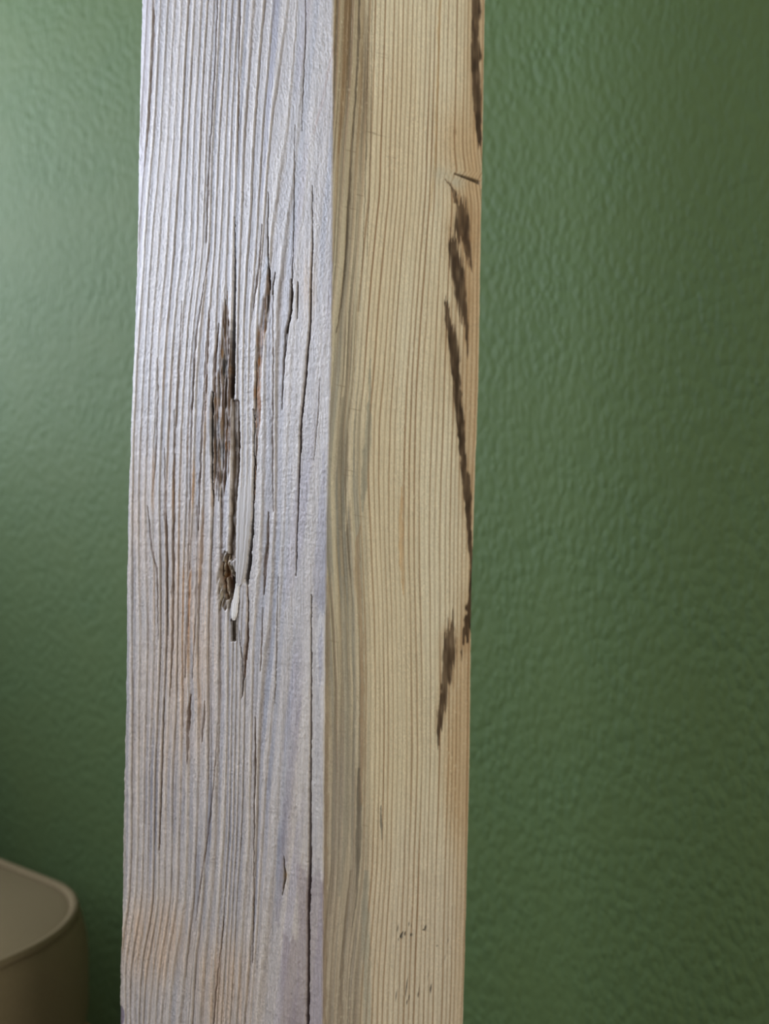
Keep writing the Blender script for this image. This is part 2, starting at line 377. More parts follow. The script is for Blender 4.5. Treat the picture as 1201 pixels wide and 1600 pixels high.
    ck2 = stroke(X, Y, [(486, 930, .5), (486, 1050, .9), (485.5, 1140, 1.3), (485, 1250, 1.9), (484, 1320, 2.3),
                        (482, 1400, 2.4), (480.5, 1500, 2.2), (480, 1600, 2.2), (479, 1880, 1.4)], seed=232, soft=.3, jy=60)
    ck3 = stroke(X, Y, [(435, 900, .4), (433, 960, .6), (431, 1040, .6), (429, 1100, .3)], seed=233)
    c = mixc(c, (62, 42, 36), ck * .8); c = mixc(c, (46, 28, 26), ck2 * .95); c = mixc(c, (90, 76, 66), ck3 * .7)
    h -= 6 * ck + 12 * ck2 + 2 * ck3

    # deep open check above the pocket
    dk = stroke(X, Y, [(366.5, 340, .5), (366.5, 400, 1.1), (365.5, 460, 1.8), (364.5, 510, 2.8), (363.5, 550, 4.0), (363, 590, 3.9),
                       (362.5, 615, 3.4), (362.5, 622, 2)], seed=241, soft=.25, jy=90)
    c = mixc(c, (14, 10, 9), dk * .97); h -= 24 * dk
    # slot where a splinter has torn out
    st = stroke(X, Y, [(367, 625, 5.5), (367.5, 680, 6.2), (366.5, 740, 6.5), (364.5, 800, 6), (363, 850, 6), (361, 876, 4)], seed=242, soft=.12, jag=3, jy=200)
    c = mixc(c, (112, 92, 70), st * (.85 + .15 * rg2).clip(0, 1)); c = mixc(c, (160, 140, 112), st * ss(.2, .8, vn(X, Y, 1.5, 30, 246)) * .6); c = mixc(c, (60, 48, 36), st * ss(.3, .8, vn(X, Y, 1.8, 40, 247)) * .6)
    h -= st * (5.5 + .5 * rg2)
    se = stroke(X, Y, [(372.3, 628, .8), (372.5, 690, 1.5), (371, 740, 1.6), (367.5, 800, 1.8), (367, 850, 2.0), (367.3, 872, 1.5)], seed=243, soft=.3)
    c = mixc(c, (58, 46, 36), se * .85); h -= 5 * se  # shadow down the slot's right side painted into the colour

    # broken-out hole
    hl = stroke(X, Y, [(356, 868, 1.5), (352, 880, 5), (355, 893, 11), (358, 905, 13), (359, 918, 11), (359, 930, 8), (356, 938, 4)], seed=251, soft=.2, jag=4)
    hs = stroke(X, Y, [(352, 862, 2), (352, 880, 9), (355, 900, 14), (352, 925, 12), (350, 945, 9), (349, 954, 7)], seed=252, soft=.25, jag=8)
    c = mixc(c, (138, 122, 98), hs * .75); c = mixc(c, (92, 78, 62), hs * ss(.0, .5, vn(X, Y, 2.4, 18, 253)) * .8)
    h += hs * (-2.4 + 2.6 * vn(X + .3 * Y, Y, 2.6, 14, 254))
    c = mixc(c, (112, 74, 38), hl * .9); c = mixc(c, (20, 12, 8), hl * ss(-4, 3, X - 358) * .95)  # brown wood, with shade painted near-black on the hole's right side
    c = mixc(c, (168, 118, 64), hl * ss(.3, .7, vn(X, Y, 3, 6, 255)) * (1 - ss(355, 362, X)) * .7)
    h -= hl * (9 + 6 * ss(352, 366, X))
    for pts, sd in [([(354, 860, .8), (355.5, 878, 2.0), (359, 892, 2.4), (362, 903, 1.6)], 256), ([(350, 868, .6), (349, 882, 1.5), (346, 900, .8)], 257),
                    ([(352, 902, 1), (354, 918, 2.2), (357, 934, 1.8), (357, 942, .8)], 258), ([(344, 915, .8), (344, 935, 1.6), (347, 948, .8)], 259)]:
        m = stroke(X, Y, pts, seed=sd, soft=.3)
        c = mixc(c, (186, 172, 146), m * .8); h += 7 * m * hl + 1.5 * m
    sl = stroke(X, Y, [(365, 968, 4.4), (365, 985, 4.4), (365, 1002, 4.2)], seed=261, soft=.1, jy=200)
    c = mixc(c, (104, 90, 72), sl * .9); h -= 6 * sl

    # gap right of the lifted splinter, its shadow painted dark, brown tail below
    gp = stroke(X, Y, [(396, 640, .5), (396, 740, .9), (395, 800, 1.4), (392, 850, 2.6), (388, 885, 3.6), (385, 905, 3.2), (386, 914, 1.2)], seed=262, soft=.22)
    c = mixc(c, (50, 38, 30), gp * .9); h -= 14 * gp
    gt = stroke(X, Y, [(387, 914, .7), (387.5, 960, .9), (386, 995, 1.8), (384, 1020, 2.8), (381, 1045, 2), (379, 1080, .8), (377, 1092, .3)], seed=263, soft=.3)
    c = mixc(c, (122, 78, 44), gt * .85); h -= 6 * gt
    gh = stroke(X, Y, [(374, 985, .4), (378, 1030, .7), (379, 1070, 1.2), (378, 1088, .5)], seed=264)
    c = mixc(c, (60, 48, 40), gh * .8); h -= 3 * gh
    # torn surface that carries the splinter: a slightly lower, clean piece
    pl = stroke(X, Y, [(380, 913, 5.5), (380, 960, 6.3), (379.5, 1000, 5.0), (379, 1040, 2.6), (379, 1075, .8)], seed=265, soft=.15)
    c = mixc(c, (182, 176, 174), pl * .6); h += .9 * pl

    # ochre pitch spot, the pale and mauve flame-shaped patches near the corner
    oc = stroke(X, Y, [(443.5, 1338, .5), (444, 1355, 1.2), (445.5, 1366, 2.4), (445, 1374, 2.2), (443, 1384, 1.0), (441, 1400, .6)], seed=271)
    c = mixc(c, (116, 94, 62), oc * .8); c = mixc(c, (176, 132, 72), blob(X, Y, 446, 1367, 2, 5) * .8); h -= 3 * oc
    teeth = 14 * vn(X, Y, 5, 500, 281) + 6 * vn(X, Y, 1.8, 500, 282)
    mv = ss(-4, 4, Y - 1372 + teeth + 1.4 * (480 - X).clip(0, 99) ) * ss(463, 467, X + .02 * (1450 - Y) + 2 * vn(X, Y, 9, 30, 283)) * ss(1880, 1700, Y)
    mv2 = ss(-4, 4, Y - 1468 + teeth - .3 * (X - 450)) * ss(438, 444, X + .045 * (Y - 1470) + 2 * vn(X, Y, 9, 30, 284))
    mm = np.clip(mv + mv2, 0, 1) * (1 - .6 * ss(1480, 1640, Y) * ss(478, 500, X))
    c = mixc(c, (150, 134, 134), mm * (.40 + .18 * fib2 + .12 * vn(X, Y, 14, 90, 292)))
    pw = (1 - ss(-4, 4, Y - 1355 + teeth)) * ss(1000, 1120, Y) * ss(462, 470, X + .03 * (Y - 1200))
    c = mixc(c, (210, 200, 186), pw * (.42 + .2 * fib2))
    mg = stroke(X, Y, [(506, 700, 1.5), (504, 780, 4), (502, 850, 9), (500, 900, 12), (500, 935, 10), (500, 952, 3)], jag=10, soft=.15, seed=285)
    c = mixc(c, (154, 150, 158), mg * .48)
    c = mixc(c, (222, 215, 205), stroke(X, Y, [(509, 955, 1), (503, 966, 7), (500, 1000, 9), (503, 1060, 6), (505, 1120, 3)], jag=8, soft=.3, seed=286) * .6)
    c = mixc(c, (150, 148, 160), stroke(X, Y, [(502, 980, 1), (501, 1010, 4), (500, 1040, 3), (499, 1070, 1)], jag=10, seed=287) * .45)
    # paler strip on the far arris, small dark knot at the foot
    c = mixc(c, (206, 202, 208), (1 - ss(232, 238, X + .03 * Y)) * ss(500, 300, Y) * .7)
    kn = ss(1.25, .85, np.hypot((X - 187) / 7, (Y - 1588) / 15))
    c = mixc(c, (120, 110, 124), kn * .75); h -= 1.5 * kn
    # lilac-grey weathering stain, the brush-cleaned streaks along the crown of the corner
    c = mixc(c, (140, 130, 138), .35 * stroke(X, Y, [(470, 1080, 1), (462, 1150, 5), (452, 1220, 7), (446, 1300, 7), (440, 1380, 6), (432, 1440, 3)], jag=14, seed=288))
    c = mixc(c, (178, 190, 204), .40 * stroke(X, Y, [(418, 400, 2), (412, 430, 4), (407, 460, 3), (402, 490, 1)], seed=289))
    c = mixc(c, (150, 152, 170), .55 * stroke(X, Y, [(436, -280, 5), (432, 0, 5), (427, 80, 5), (420, 160, 4), (414, 240, 2.5), (408, 320, 1)], seed=290))
    c = mixc(c, (160, 128, 116), .35 * stroke(X, Y, [(524, 60, 1), (515, 100, 1.6), (503, 160, 2), (490, 210, 1)], seed=291))
    return np.clip(c, .01, 1), h.astype(np.float32)

def right_face():
    xg, yr, X, Y = grids(480, 775)
    ph = phase_field(xg, yr, RKY, RTR, RNUM)
    # the grain swings round a buried knot near the far arris
    ph = ph + 1.2 * blob(X, Y, 742, 276, 40, 34) * np.sign(Y - 276) * ss(0, 10, np.abs(Y - 276))
    ph = ph + 0.16 * vn(X, Y, 24, 260, 303) + 0.05 * vn(X, Y, 8, 70, 304)
    kk = np.round(ph); dd = ph - kk
    lft = 1 - ss(548, 578, X + 10 * vn(X, Y, 30, 200, 305) + .008 * (Y - 800))
    amp = (0.45 + 0.55 * rnd(kk, 312)) * (0.8 + 0.35 * vn(kk * 11.0, Y, 1.0, 240, 308)).clip(0.2, 1.2)
    wdt = 0.14 + 0.07 * rnd(kk, 313)
    # each ring darkens gradually and ends sharply at its late wood
    late = amp * np.where(dd < 0, np.exp(-(dd / (wdt * 1.35)) ** 2), np.exp(-(dd / (wdt * .75)) ** 2))
    fib = vn(X, Y, 0.9, 30, 331); fib2 = vn(X, Y, 3, 90, 332); spk = vn(X, Y, 1.0, 2.4, 333); spk2 = vn(X, Y, 1.7, 5, 334)
    big = vn(X, Y, 45, 300, 335)
    c = np.empty(X.shape + (3,), np.float32); c[:] = np.array([216, 205, 177], np.float32) / 255
    c = mixc(c, (204, 186, 152), ss(-.2, .7, big) * .4)
    c = mixc(c, (206, 190, 168), ss(1180, 1450, Y) * .6)
    c = mixc(c, (134, 102, 72), late * .92 * (1 - .25 * lft))
    # grey and olive streaks beside the near corner
    c = mixc(c, (164, 150, 124), lft * .5); c = mixc(c, (130, 104, 74), lft * .95 * ss(450, 0, Y))
    st = vn(ph * 10, Y, 5, 420, 341); st2 = vn(ph * 10, Y, 2.6, 220, 342)
    c = mixc(c, (112, 100, 84), lft * ss(.0, .6, st) * .6)
    c = mixc(c, (104, 92, 76), lft * ss(.15, .7, vn(ph * 10, Y, 1.3, 160, 343)) * .55); c = mixc(c, (196, 186, 162), lft * ss(.25, .7, vn(ph * 10, Y, 1.6, 190, 344)) * .5)
    c = mixc(c, (192, 180, 152), lft * ss(.15, .7, -st) * .55)
    c = mixc(c, (138, 136, 126), lft * ss(.1, .6, st2) * ss(300, 700, Y) * .55)
    c = mixc(c, (158, 142, 128), lft * .4 * ss(950, 1300, Y))
    for pts, a, col, sd in [
        ([(562, -100, 1.4), (560, 60, 1.5), (556, 140, 1.4), (549, 240, 1.6), (544, 330, 2.0), (541, 400, 1.8), (533, 480, 1.5), (525, 520, .8)], .7, (78, 66, 52), 1),
        ([(548, -100, 2.5), (546, 30, 3), (540, 120, 3), (533, 200, 2.4), (528, 240, 1.5)], .45, (120, 92, 62), 2),
        ([(577, -50, .8), (574, 120, .8), (570, 300, .8), (566, 420, .6)], .6, (92, 76, 58), 3),
        ([(582, -50, .8), (580, 150, .8), (577, 300, .9), (573, 400, .6)], .5, (92, 76, 58), 3),
        ([(562, 487, 3.5), (557, 593, 4), (549, 660, 4), (546, 753, 3.5), (540, 830, 1.5)], .6, (214, 200, 170), 4),
        ([(535, 620, 3), (533, 680, 3.4), (536, 760, 3), (534, 830, 2)], .4, (120, 112, 96), 5),
        ([(579, 560, 1), (576, 640, 3), (573, 700, 5), (569, 750, 5), (566, 800, 1)], .55, (124, 122, 108), 6),
        ([(563, 820, 1), (558, 850, 4), (558, 900, 5), (561, 950, 4), (564, 1000, 3.5), (565, 1080, 3.5), (566, 1180, 3), (562, 1260, 3)], .55, (150, 122, 92), 7),
        ([(549, 830, 2), (552, 900, 2.6), (555, 960, 2.5), (557, 1073, 2.5), (557, 1200, 2)], .4, (206, 196, 172), 8),
        ([(535, 900, 3), (537, 960, 5), (540, 1060, 6), (542, 1200, 6), (540, 1300, 5), (530, 1400, 2)], .5, (138, 132, 118), 9),
        ([(561, 1200, 1.8), (561, 1270, 3.6), (560, 1320, 4.2), (559, 1353, 2.4), (557, 1400, 1.2), (550, 1450, .5)], .7, (96, 88, 76), 10),
        ([(572, 1360, 3), (570, 1420, 6), (572, 1480, 6), (574, 1560, 5), (572, 1700, 4)], .5, (140, 140, 128), 11),
        ([(548, 1360, 1.5), (540, 1440, 2.2), (534, 1530, 2.2), (532, 1700, 2)], .55, (116, 100, 82), 12),
        ([(594.8, 1258, .6), (595, 1285, 1.8), (596.5, 1312, .7)], .6, (84, 80, 72), 13),
        ([(513, 900, 2), (512, 1000, 3), (510, 1200, 3), (508, 1450, 3), (507, 1700, 2)], .5, (128, 106, 84), 14),
        ([(627, 760, 1), (626, 830, 3.5), (627, 880, 3.5), (630, 930, 1)], .45, (180, 134, 84), 15),
        ([(688, -50, 2), (684, 100, 2), (680, 250, 2), (672, 330, 1)], .4, (176, 140, 92), 16)]:
        m = stroke(X, Y, pts, seed=340 + sd, soft=.5) * a
        c = mixc(c, col, m)
    # warm tints by the far arris
    wt = (.8 * blob(X, Y, 712, 225, 28, 60) + .9 * blob(X, Y, 715, 1190, 26, 130, 1.5) + .8 * blob(X, Y, 742, 480, 18, 260, 2)
          + .6 * blob(X, Y, 722, 340, 24, 50) + .5 * blob(X, Y, 728, 1010, 20, 90) + .45 * ss(715, 745, X + .016 * Y - 5))
    c = mixc(c, (178, 140, 98), np.clip(wt, 0, 1) * .50)
    c = mixc(c, (186, 178, 156), .75 * blob(X, Y, 712, 285, 13, 10))
    c = mixc(c, (186, 178, 156), .6 * blob(X, Y, 688, 272, 18, 12))
    c = mixc(c, (128, 92, 56), late * .45 * np.clip(wt, 0, 1))
    grit = vn(X, Y, 1.5, 2.2, 336) * (.6 + .6 * vn(X, Y, 18, 60, 337)).clip(.1, 1.3)
    c = c * (1 + .035 * fib + .02 * fib2 + .035 * spk + .045 * grit)[..., None]
    h = -.40 * late + .18 * grit + .07 * spk2 + .06 * spk + .10 * fib2 + .25 * big - lft * (.9 * ss(.0, .6, st) - .7 * ss(.2, .7, -st))
    # lengthwise flecks: tiny raised fibres with highlights painted into the colour
    fl = ss(.55, .9, vn(X, Y, 1.3, 7, 351)) * ss(.0, .5, vn(X, Y, 40, 160, 352))
    c = mixc(c, (226, 216, 188), fl * .35); h += .3 * fl

    def stain(pts, a, sd, jag=9, col=(48, 30, 18)):
        m = stroke(X, Y, pts, jag=jag * 1.9, soft=.26, seed=360 + sd, jx=1.1, jy=9)
        m2 = stroke(X, Y, [(p[0] + 1, p[1], p[2] * 1.8 + 1) for p in pts], jag=jag * 1.4, soft=.6, seed=380 + sd, jx=1.9, jy=12)
        return m * a * (1.0 + .35 * vn(X, Y, 1.2, 22, 399)).clip(0, 1), m2 * a, col
    for pts, a, sd, jg in [
        ([(744, -280, 3), (744, -40, 6), (744, 20, 7), (742, 60, 5), (744, 85, 8), (743, 110, 6), (745, 150, 7), (747, 190, 5), (750, 232, 2.5)], .92, 1, 7),
        ([(695, 280, .8), (703, 288, 1.5), (710, 300, 2.5), (712, 318, 3)], .75, 2, 1),
        ([(713, 306, 2), (720, 318, 6), (725, 332, 9), (722, 348, 12), (722, 362, 11), (727, 376, 7), (731, 390, 3.5)], .85, 3, 12),
        ([(706, 362, 4), (707, 380, 7), (712, 405, 9), (717, 432, 8), (721, 470, 8.5), (725, 495, 6), (729, 520, 3), (730, 548, 1)], .9, 4, 10),
        ([(727, 365, 5), (732, 395, 5), (736, 420, 1.5)], .7, 5, 8),
        ([(697, 475, 2), (700, 500, 5), (706, 525, 8), (711, 560, 7), (714, 600, 6), (718, 646, 6), (722, 700, 4.5), (726, 735, 5.5),
          (730, 765, 6.5), (731, 795, 5), (734, 835, 3.5), (737, 875, 2.6), (736, 913, 2.6), (733, 960, 4.5), (729, 990, 5.5), (722, 1018, 2)], .95, 6, 9),
        ([(707, 968, 1.5), (703, 985, 6), (703, 1010, 10), (700, 1040, 9), (697, 1060, 7), (693, 1082, 5.5), (688, 1108, 5), (686, 1135, 3.5), (684, 1152, 1)], .8, 7, 12)]:
        m, halo, col = stain(pts, a, sd, jg)
        c = mixc(c, (150, 112, 74), halo * .34); c = mixc(c, col, m); h -= .9 * m
    # the dark slit beside the knot
    tt = np.clip((X - 710) / 39, 0, 1); yc = 271.5 + 12.5 * tt + 1.5 * tt * tt
    sl = ss(1.25, .75, np.abs(Y - yc) / (1.3 + 1.9 * tt)) * ss(708, 712, X) * (1 - ss(748, 750.5, X))
    c = mixc(c, (56, 40, 24), sl * .92 * (.85 + .3 * spk)); h -= 3 * sl
    c = mixc(c, (120, 92, 62), blob(X, Y, 710.5, 206, 2.5, 5) * .5)
    # flight holes and nicks
    for x, y, rx, ry, a in [(627.5, 1463, 2.2, 3.6, .9), (629, 1459, 1.2, 4, .8), (633, 1459, 1.3, 3.2, .75), (643, 1461, 1.8, 2.6, .75), (665, 1450, 1.4, 4, .9),
                            (662, 1453, 2, 1.2, .7), (621.5, 1451, 1.2, 5, .45), (639, 1444, .9, 3.5, .5), (643, 1447, .7, 2.5, .4), (622.5, 1468, 1, 2.5, .4),
                            (635.4, 1543, .9, 15, .8), (636, 1566, 1, 4, .6), (639.6, 1559, 1.1, 5, .6), (654, 1554, 1.2, 4, .7), (655, 1546, .7, 5, .4),
                            (673.2, 1545, 1.3, 6.5, .8), (619, 1556, 1.1, 8, .45), (625, 1540, .8, 8, .3), (700, 1470, .9, 4, .5), (683, 1478, 2, 1.5, .4),
                            (695, 1497, .9, 4, .3), (669, 1524, .8, 6, .3)]:
        m = np.exp(-(((X - x + .12 * (Y - y)) / rx) ** 2 + ((Y - y) / ry) ** 2) ** 1.6)
        c = mixc(c, (52, 44, 36), m * a); h -= 2.2 * m * a
    # cross scratches from the brush
    for x, y, L, a in [(548, 236, 8, .5), (580, 207, 9, .5), (590, 211, 10, .35), (546, 325, 9, .45), (562, 305, 6, .45), (547, 372, 7, .3),
                       (555, 640, 9, .4), (533, 603, 8, .4), (545, 735, 8, .4), (540, 742, 6, .4), (520, 1002, 8, .35), (596, 84, 9, .2),
                       (600, 90, 8, .2), (612, 246, 8, .2), (560, 806, 9, .3), (570, 1290, 6, .25)]:
        m = np.exp(-((Y - y - .22 * (X - x)) / .8) ** 2) * np.exp(-((X - x) / L) ** 4)
        c = mixc(c, (110, 92, 70), m * a); h -= .5 * m * a
    # far arris planed pale
    return np.clip(c, .01, 1), h.astype(np.float32)

def sample(arr, xa, x, y):
    u = np.clip((x - xa) * S, 0, arr.shape[1] - 1.001); v = np.clip((y - Y0) * S, 0, arr.shape[0] - 1.001)
    iu = u.astype(np.int64); iv = v.astype(np.int64); fu = (u - iu); fv = (v - iv)
    if arr.ndim == 3:
        fu = fu[..., None]; fv = fv[..., None]
    return ((arr[iv, iu] * (1 - fu) + arr[iv, iu + 1] * fu) * (1 - fv)
            + (arr[iv + 1, iu] * (1 - fu) + arr[iv + 1, iu + 1] * fu) * fv)

# ---------------------------------------------------------------- the post
def make_post():
    Dc = 0.40; ANG = math.radians(34.8)
    dl = np.array([-math.cos(ANG), math.sin(ANG)]); dr = np.array([math.sin(ANG), math.cos(ANG)])
    nl = np.array([-math.sin(ANG), -math.cos(ANG)]); nr = np.array([math.cos(ANG), -math.sin(ANG)])
    CX = 600.5; CY = 800.0; U = Dc / F                       # one texture unit on the near corner
    EL = ([0, 150, 400, 600, 800, 1000, 1150, 1400, 1600], [220, 217, 213, 205, 198, 196, 194, 190, 185.5])
    EC = ([0, 300, 500, 650, 800, 1000, 1200, 1400, 1600], [520.5, 519.5, 518, 515, 511, 508, 506, 505, 504])
    ER = ([0, 250, 350, 600, 750, 900, 1000, 1200, 1400, 1600], [758, 754, 752, 748, 742.5, 738, 736, 734, 729, 723.5])
    wob = lambda y, s, a: a * vn(np.zeros_like(y), y, 5, 22, s) + .6 * a * vn(np.zeros_like(y), y, 5, 6, s + 1)
    # rows: fine where the lens sees the post, coarse up to the head and down to the foot
    rows = np.arange(-262.0, 1862.0, 1.35)
    step = 14.0
    top = -262.0 - step * np.arange(1, 1 + int((CY + 262 + 0) and ((2.12 - HC) / U - (CY + 262)) / step))[::-1]
    bot = 1860.0 + step * np.arange(1, int(((HC) / U - (1860.0 - CY)) / step))
    zend = HC / U + CY
    yr = np.concatenate([top, rows, bot, [zend]])
    z = HC + (CY - yr) * U
    n = len(yr)
    sm = lambda e, y: smooth_interp(np.clip(y, -250, 1850), e[0], e[1], 30)
    xc = sm(EC, yr) + wob(yr, 901, .5)
    C = np.stack([(xc - CX) / F * Dc, np.full(n, Dc)], 1)
    def edge(E, d, depth, seed, amp):
        ye = CY + (yr - CY) * Dc / depth
        t = (sm(E, ye) + wob(yr, seed, amp) - CX) / F
        s = (t * C[:, 1] - C[:, 0]) / (d[0] - t * d[1])
        return s
    sl = edge(EL, dl, 0.478, 911, .8); sr = edge(ER, dr, 0.512, 921, .35)
    NL_, NR_ = 400, 300
    ul_ = np.linspace(1, 0, NL_ + 1)                          # far-left arris -> near corner
    ur_ = np.linspace(0, 1, NR_ + 1)[1:]
    lc, lh = left_face(); rc, rh = right_face()
    def face(u, s, d, nrm, tex, hgt, xa, r0, r1):
        P = C[:, None, :] + (s[:, None] * u[None, :])[..., None] * d
        px = CX + F * P[..., 0] / P[..., 1]; py = CY + F * (HC - z)[:, None] / P[..., 1]
        pyc = np.where(py < -270, -270 + np.abs((py + 270) % 400 - 200) , py); pyc = np.where(pyc > 1870, 1870 - np.abs((pyc - 1870) % 400 - 200), pyc)
        col = sample(tex, xa, px, pyc); h = sample(hgt, xa, px, pyc) * U
        # arris rounding, r0 at the near corner, r1 at the far one
        dist0 = s[:, None] * u[None, :]; dist1 = s[:, None] * (1 - u[None, :])
        ins = np.zeros_like(h)
        for dd, r in ((dist0, r0), (dist1, r1)):
            t = np.clip(r - dd, 0, r); ins += r - np.sqrt(np.maximum(r * r - t * t, 0))
        fade = np.clip(np.minimum(dist0, dist1) / (2.0 * U), 0.12, 1)
        return P + (h * fade - ins)[..., None] * nrm, col, (h * fade - ins)
    PL, cL, hL = face(ul_, sl, dl, nl, lc, lh, 170, 2.0 * U, 6 * U)
    PR, cR, hR = face(ur_, sr, dr, nr, rc, rh, 480, 2.0 * U, 3.5 * U)
    PL[:, -1] += nr * (-2.0 * U * .9)                         # shared corner column
    # hidden sides
    NB = 8
    Lf = C + sl[:, None] * dl; Rt = C + sr[:, None] * dr; Bk = Lf + sr[:, None] * dr
    tb = np.linspace(0, 1, NB + 1)[1:]
    PRend = PR[:, -1]; PLst = PL[:, 0]
    B1 = PRend[:, None] + (Bk - PRend)[:, None] * tb[None, :, None]
    B2 = Bk[:, None] + (PLst - Bk)[:, None] * tb[None, :-1, None]
    P = np.concatenate([PL, PR, B1, B2], 1)
    cB = np.concatenate([np.repeat(cR[:, -40:-39], NB, 1), np.repeat(cL[:, 60:61], NB - 1, 1)], 1)
    Cc = np.concatenate([cL, cR, cB], 1)
    m = P.shape[1]
    V = np.empty((n, m, 3), np.float32); V[..., :2] = P; V[..., 2] = z[:, None]
    V = V.reshape(-1, 3)
    i = np.arange(n - 1)[:, None]; j = np.arange(m)[None, :]; j1 = (j + 1) % m
    q = np.stack([i * m + j, (i + 1) * m + j, (i + 1) * m + j1, i * m + j1], -1).reshape(-1, 4)
    caps = [np.arange(m), np.arange((n - 1) * m, n * m)[::-1]]
    loops = np.concatenate([q.ravel()] + caps)
    starts = np.concatenate([np.arange(len(q)) * 4, [len(q) * 4, len(q) * 4 + m]]); tot = np.concatenate([np.full(len(q), 4), [m, m]])
    me = D.meshes.new('timber_post')
    me.vertices.add(len(V)); me.vertices.foreach_set('co', V.ravel())
    me.loops.add(len(loops)); me.loops.foreach_set('vertex_index', loops.astype(np.int32))
    me.polygons.add(len(starts)); me.polygons.foreach_set('loop_start', starts.astype(np.int32))
    me.update(calc_edges=True); me.validate()
    me.polygons.foreach_set('use_smooth', np.ones(len(me.polygons), bool))
    ca = me.color_attributes.new('timber_colour', 'FLOAT_COLOR', 'POINT')
    c3 = Cc.reshape(-1, 3); c3 = np.where(c3 <= .04045, c3 / 12.92, ((c3 + .055) / 1.055) ** 2.4)
    ca.data.foreach_set('color', np.concatenate([c3, np.ones((len(c3), 1))], 1).astype(np.float32).ravel())
    o = D.objects.new('timber_post', me); COL.objects.link(o); me.materials.append(m_timber)
    def on_left(px, py, lift):
        """point on the left face (texture position), lifted by lift units"""
        t = (px - CX) / F; yc = CY + (py - CY) * 1.09
        Cy = np.array([(np.interp(yc, EC[0], EC[1]) - CX) / F * Dc, Dc])
        s = (t * Cy[1] - Cy[0]) / (dl[0] - t * dl[1]); P = Cy + s * dl
        zz = HC - (py - CY) / F * P[1]
        P = P + nl * lift * U
        return Vector((P[0], P[1], zz))
    return o, on_left

m_timber, N, L, B = mat('weathered_timber', 0.52, 0.45)
at = N.new('ShaderNodeAttribute'); at.attribute_name = 'timber_colour'
tc = N.new('ShaderNodeTexCoord')
def fibre(scale, sx, sz, detail):
    mp = N.new('ShaderNodeMapping'); mp.inputs['Scale'].default_value = (sx, sx, sz); L.new(tc.outputs['Object'], mp.inputs[0])
    n = N.new('ShaderNodeTexNoise'); n.inputs['Scale'].default_value = scale; n.inputs['Detail'].default_value = detail; n.inputs['Roughness'].default_value = .65
    L.new(mp.outputs[0], n.inputs['Vector']); return n
f1 = fibre(1.0, 2600, 160, 3); f2 = fibre(1.0, 1500, 600, 2)
mr = N.new('ShaderNodeMapRange'); mr.inputs['From Min'].default_value = .25; mr.inputs['From Max'].default_value = .75; mr.inputs['To Min'].default_value = .86; mr.inputs['To Max'].default_value = 1.14
L.new(f1.outputs['Fac'], mr.inputs['Value'])
mx = N.new('ShaderNodeVectorMath'); mx.operation = 'SCALE'; L.new(at.outputs['Color'], mx.inputs[0]); L.new(mr.outputs[0], mx.inputs['Scale'])
L.new(mx.outputs[0], B.inputs['Base Color'])
ad = N.new('ShaderNodeMath'); ad.operation = 'ADD'; L.new(f1.outputs['Fac'], ad.inputs[0]); L.new(f2.outputs['Fac'], ad.inputs[1])
bp = N.new('ShaderNodeBump'); bp.inputs['Strength'].default_value = .5; bp.inputs['Distance'].default_value = .00016
L.new(ad.outputs[0], bp.inputs['Height']); L.new(bp.outputs[0], B.inputs['Normal'])

post, on_left = make_post()
tag(post, 'square weathered softwood post with a split grey face and a cream face before green wall', 'post')

# splinters still hanging in the torn slot
m_split, N, L, B = mat('pale_splinter', 0.5, 0.45)
tc = N.new('ShaderNodeTexCoord'); mp = N.new('ShaderNodeMapping'); mp.inputs['Scale'].default_value = (1500, 1500, 90); L.new(tc.outputs['Object'], mp.inputs[0])
nz = N.new('ShaderNodeTexNoise'); nz.inputs['Scale'].default_value = 1; nz.inputs['Detail'].default_value = 4; L.new(mp.outputs[0], nz.inputs['Vector'])
cr = N.new('ShaderNodeMix'); cr.data_type = 'RGBA'; cr.inputs[6].default_value = lin((168, 163, 158)); cr.inputs[7].default_value = lin((206, 200, 192))
L.new(nz.outputs['Fac'], cr.inputs[0]); L.new(cr.outputs[2], B.inputs['Base Color'])
bp = N.new('ShaderNodeBump'); bp.inputs['Strength'].default_value = .4; bp.inputs['Distance'].default_value = .0002
L.new(nz.outputs['Fac'], bp.inputs['Height']); L.new(bp.outputs[0], B.inputs['Normal'])
m_chip = m_split.copy(); m_chip.name = 'fresh_chip'
for nd in m_chip.node_tree.nodes:
    if nd.type == 'MIX': nd.inputs[6].default_value = lin((226, 222, 214)); nd.inputs[7].default_value = lin((244, 240, 232))
def splinter(name, outline, m, parent, thick=4.0):
    """outline: (y, left x, right x, lift) down the piece; a solid lath with a slightly crowned top"""
    vs, fs = [], []; K = 24
    ys = [p[0] for p in outline]
    yy = np.arange(ys[0], ys[-1] + .01, 2.0)
    for y in yy:
        xa, xb, lf = (float(np.interp(y, ys, [p[k] for p in outline])) for k in (1, 2, 3))
        j = .25 * math.sin(y * .31) + .2 * math.sin(y * .83)
        for k in range(K + 1):
            t = k / K; vs.append(on_left(xa + (xb - xa) * t + j, y, lf + .8 * math.sin(math.pi * t) ** .35 - .4 + .22 * math.sin(t * 19 + y * .013) + .15 * math.sin(t * 31 - y * .02)))
        for k in range(K, -1, -1):
            t = k / K; vs.append(on_left(xa + (xb - xa) * t + j, y, lf - thick))
    M = 2 * K + 2
    for i in range(len(yy) - 1):
        for k in range(M): fs.append((i * M + k, (i + 1) * M + k, (i + 1) * M + (k + 1) % M, i * M + (k + 1) % M))
    fs.append(tuple(range(M))); fs.append(tuple(range((len(yy) - 1) * M, len(yy) * M))[::-1])
    o = mesh_obj(name, vs, fs, m, parent)
    bm = bmesh.new(); bm.from_mesh(o.data); bmesh.ops.recalc_face_normals(bm, faces=bm.faces); bm.to_mesh(o.data); bm.free()
    return o
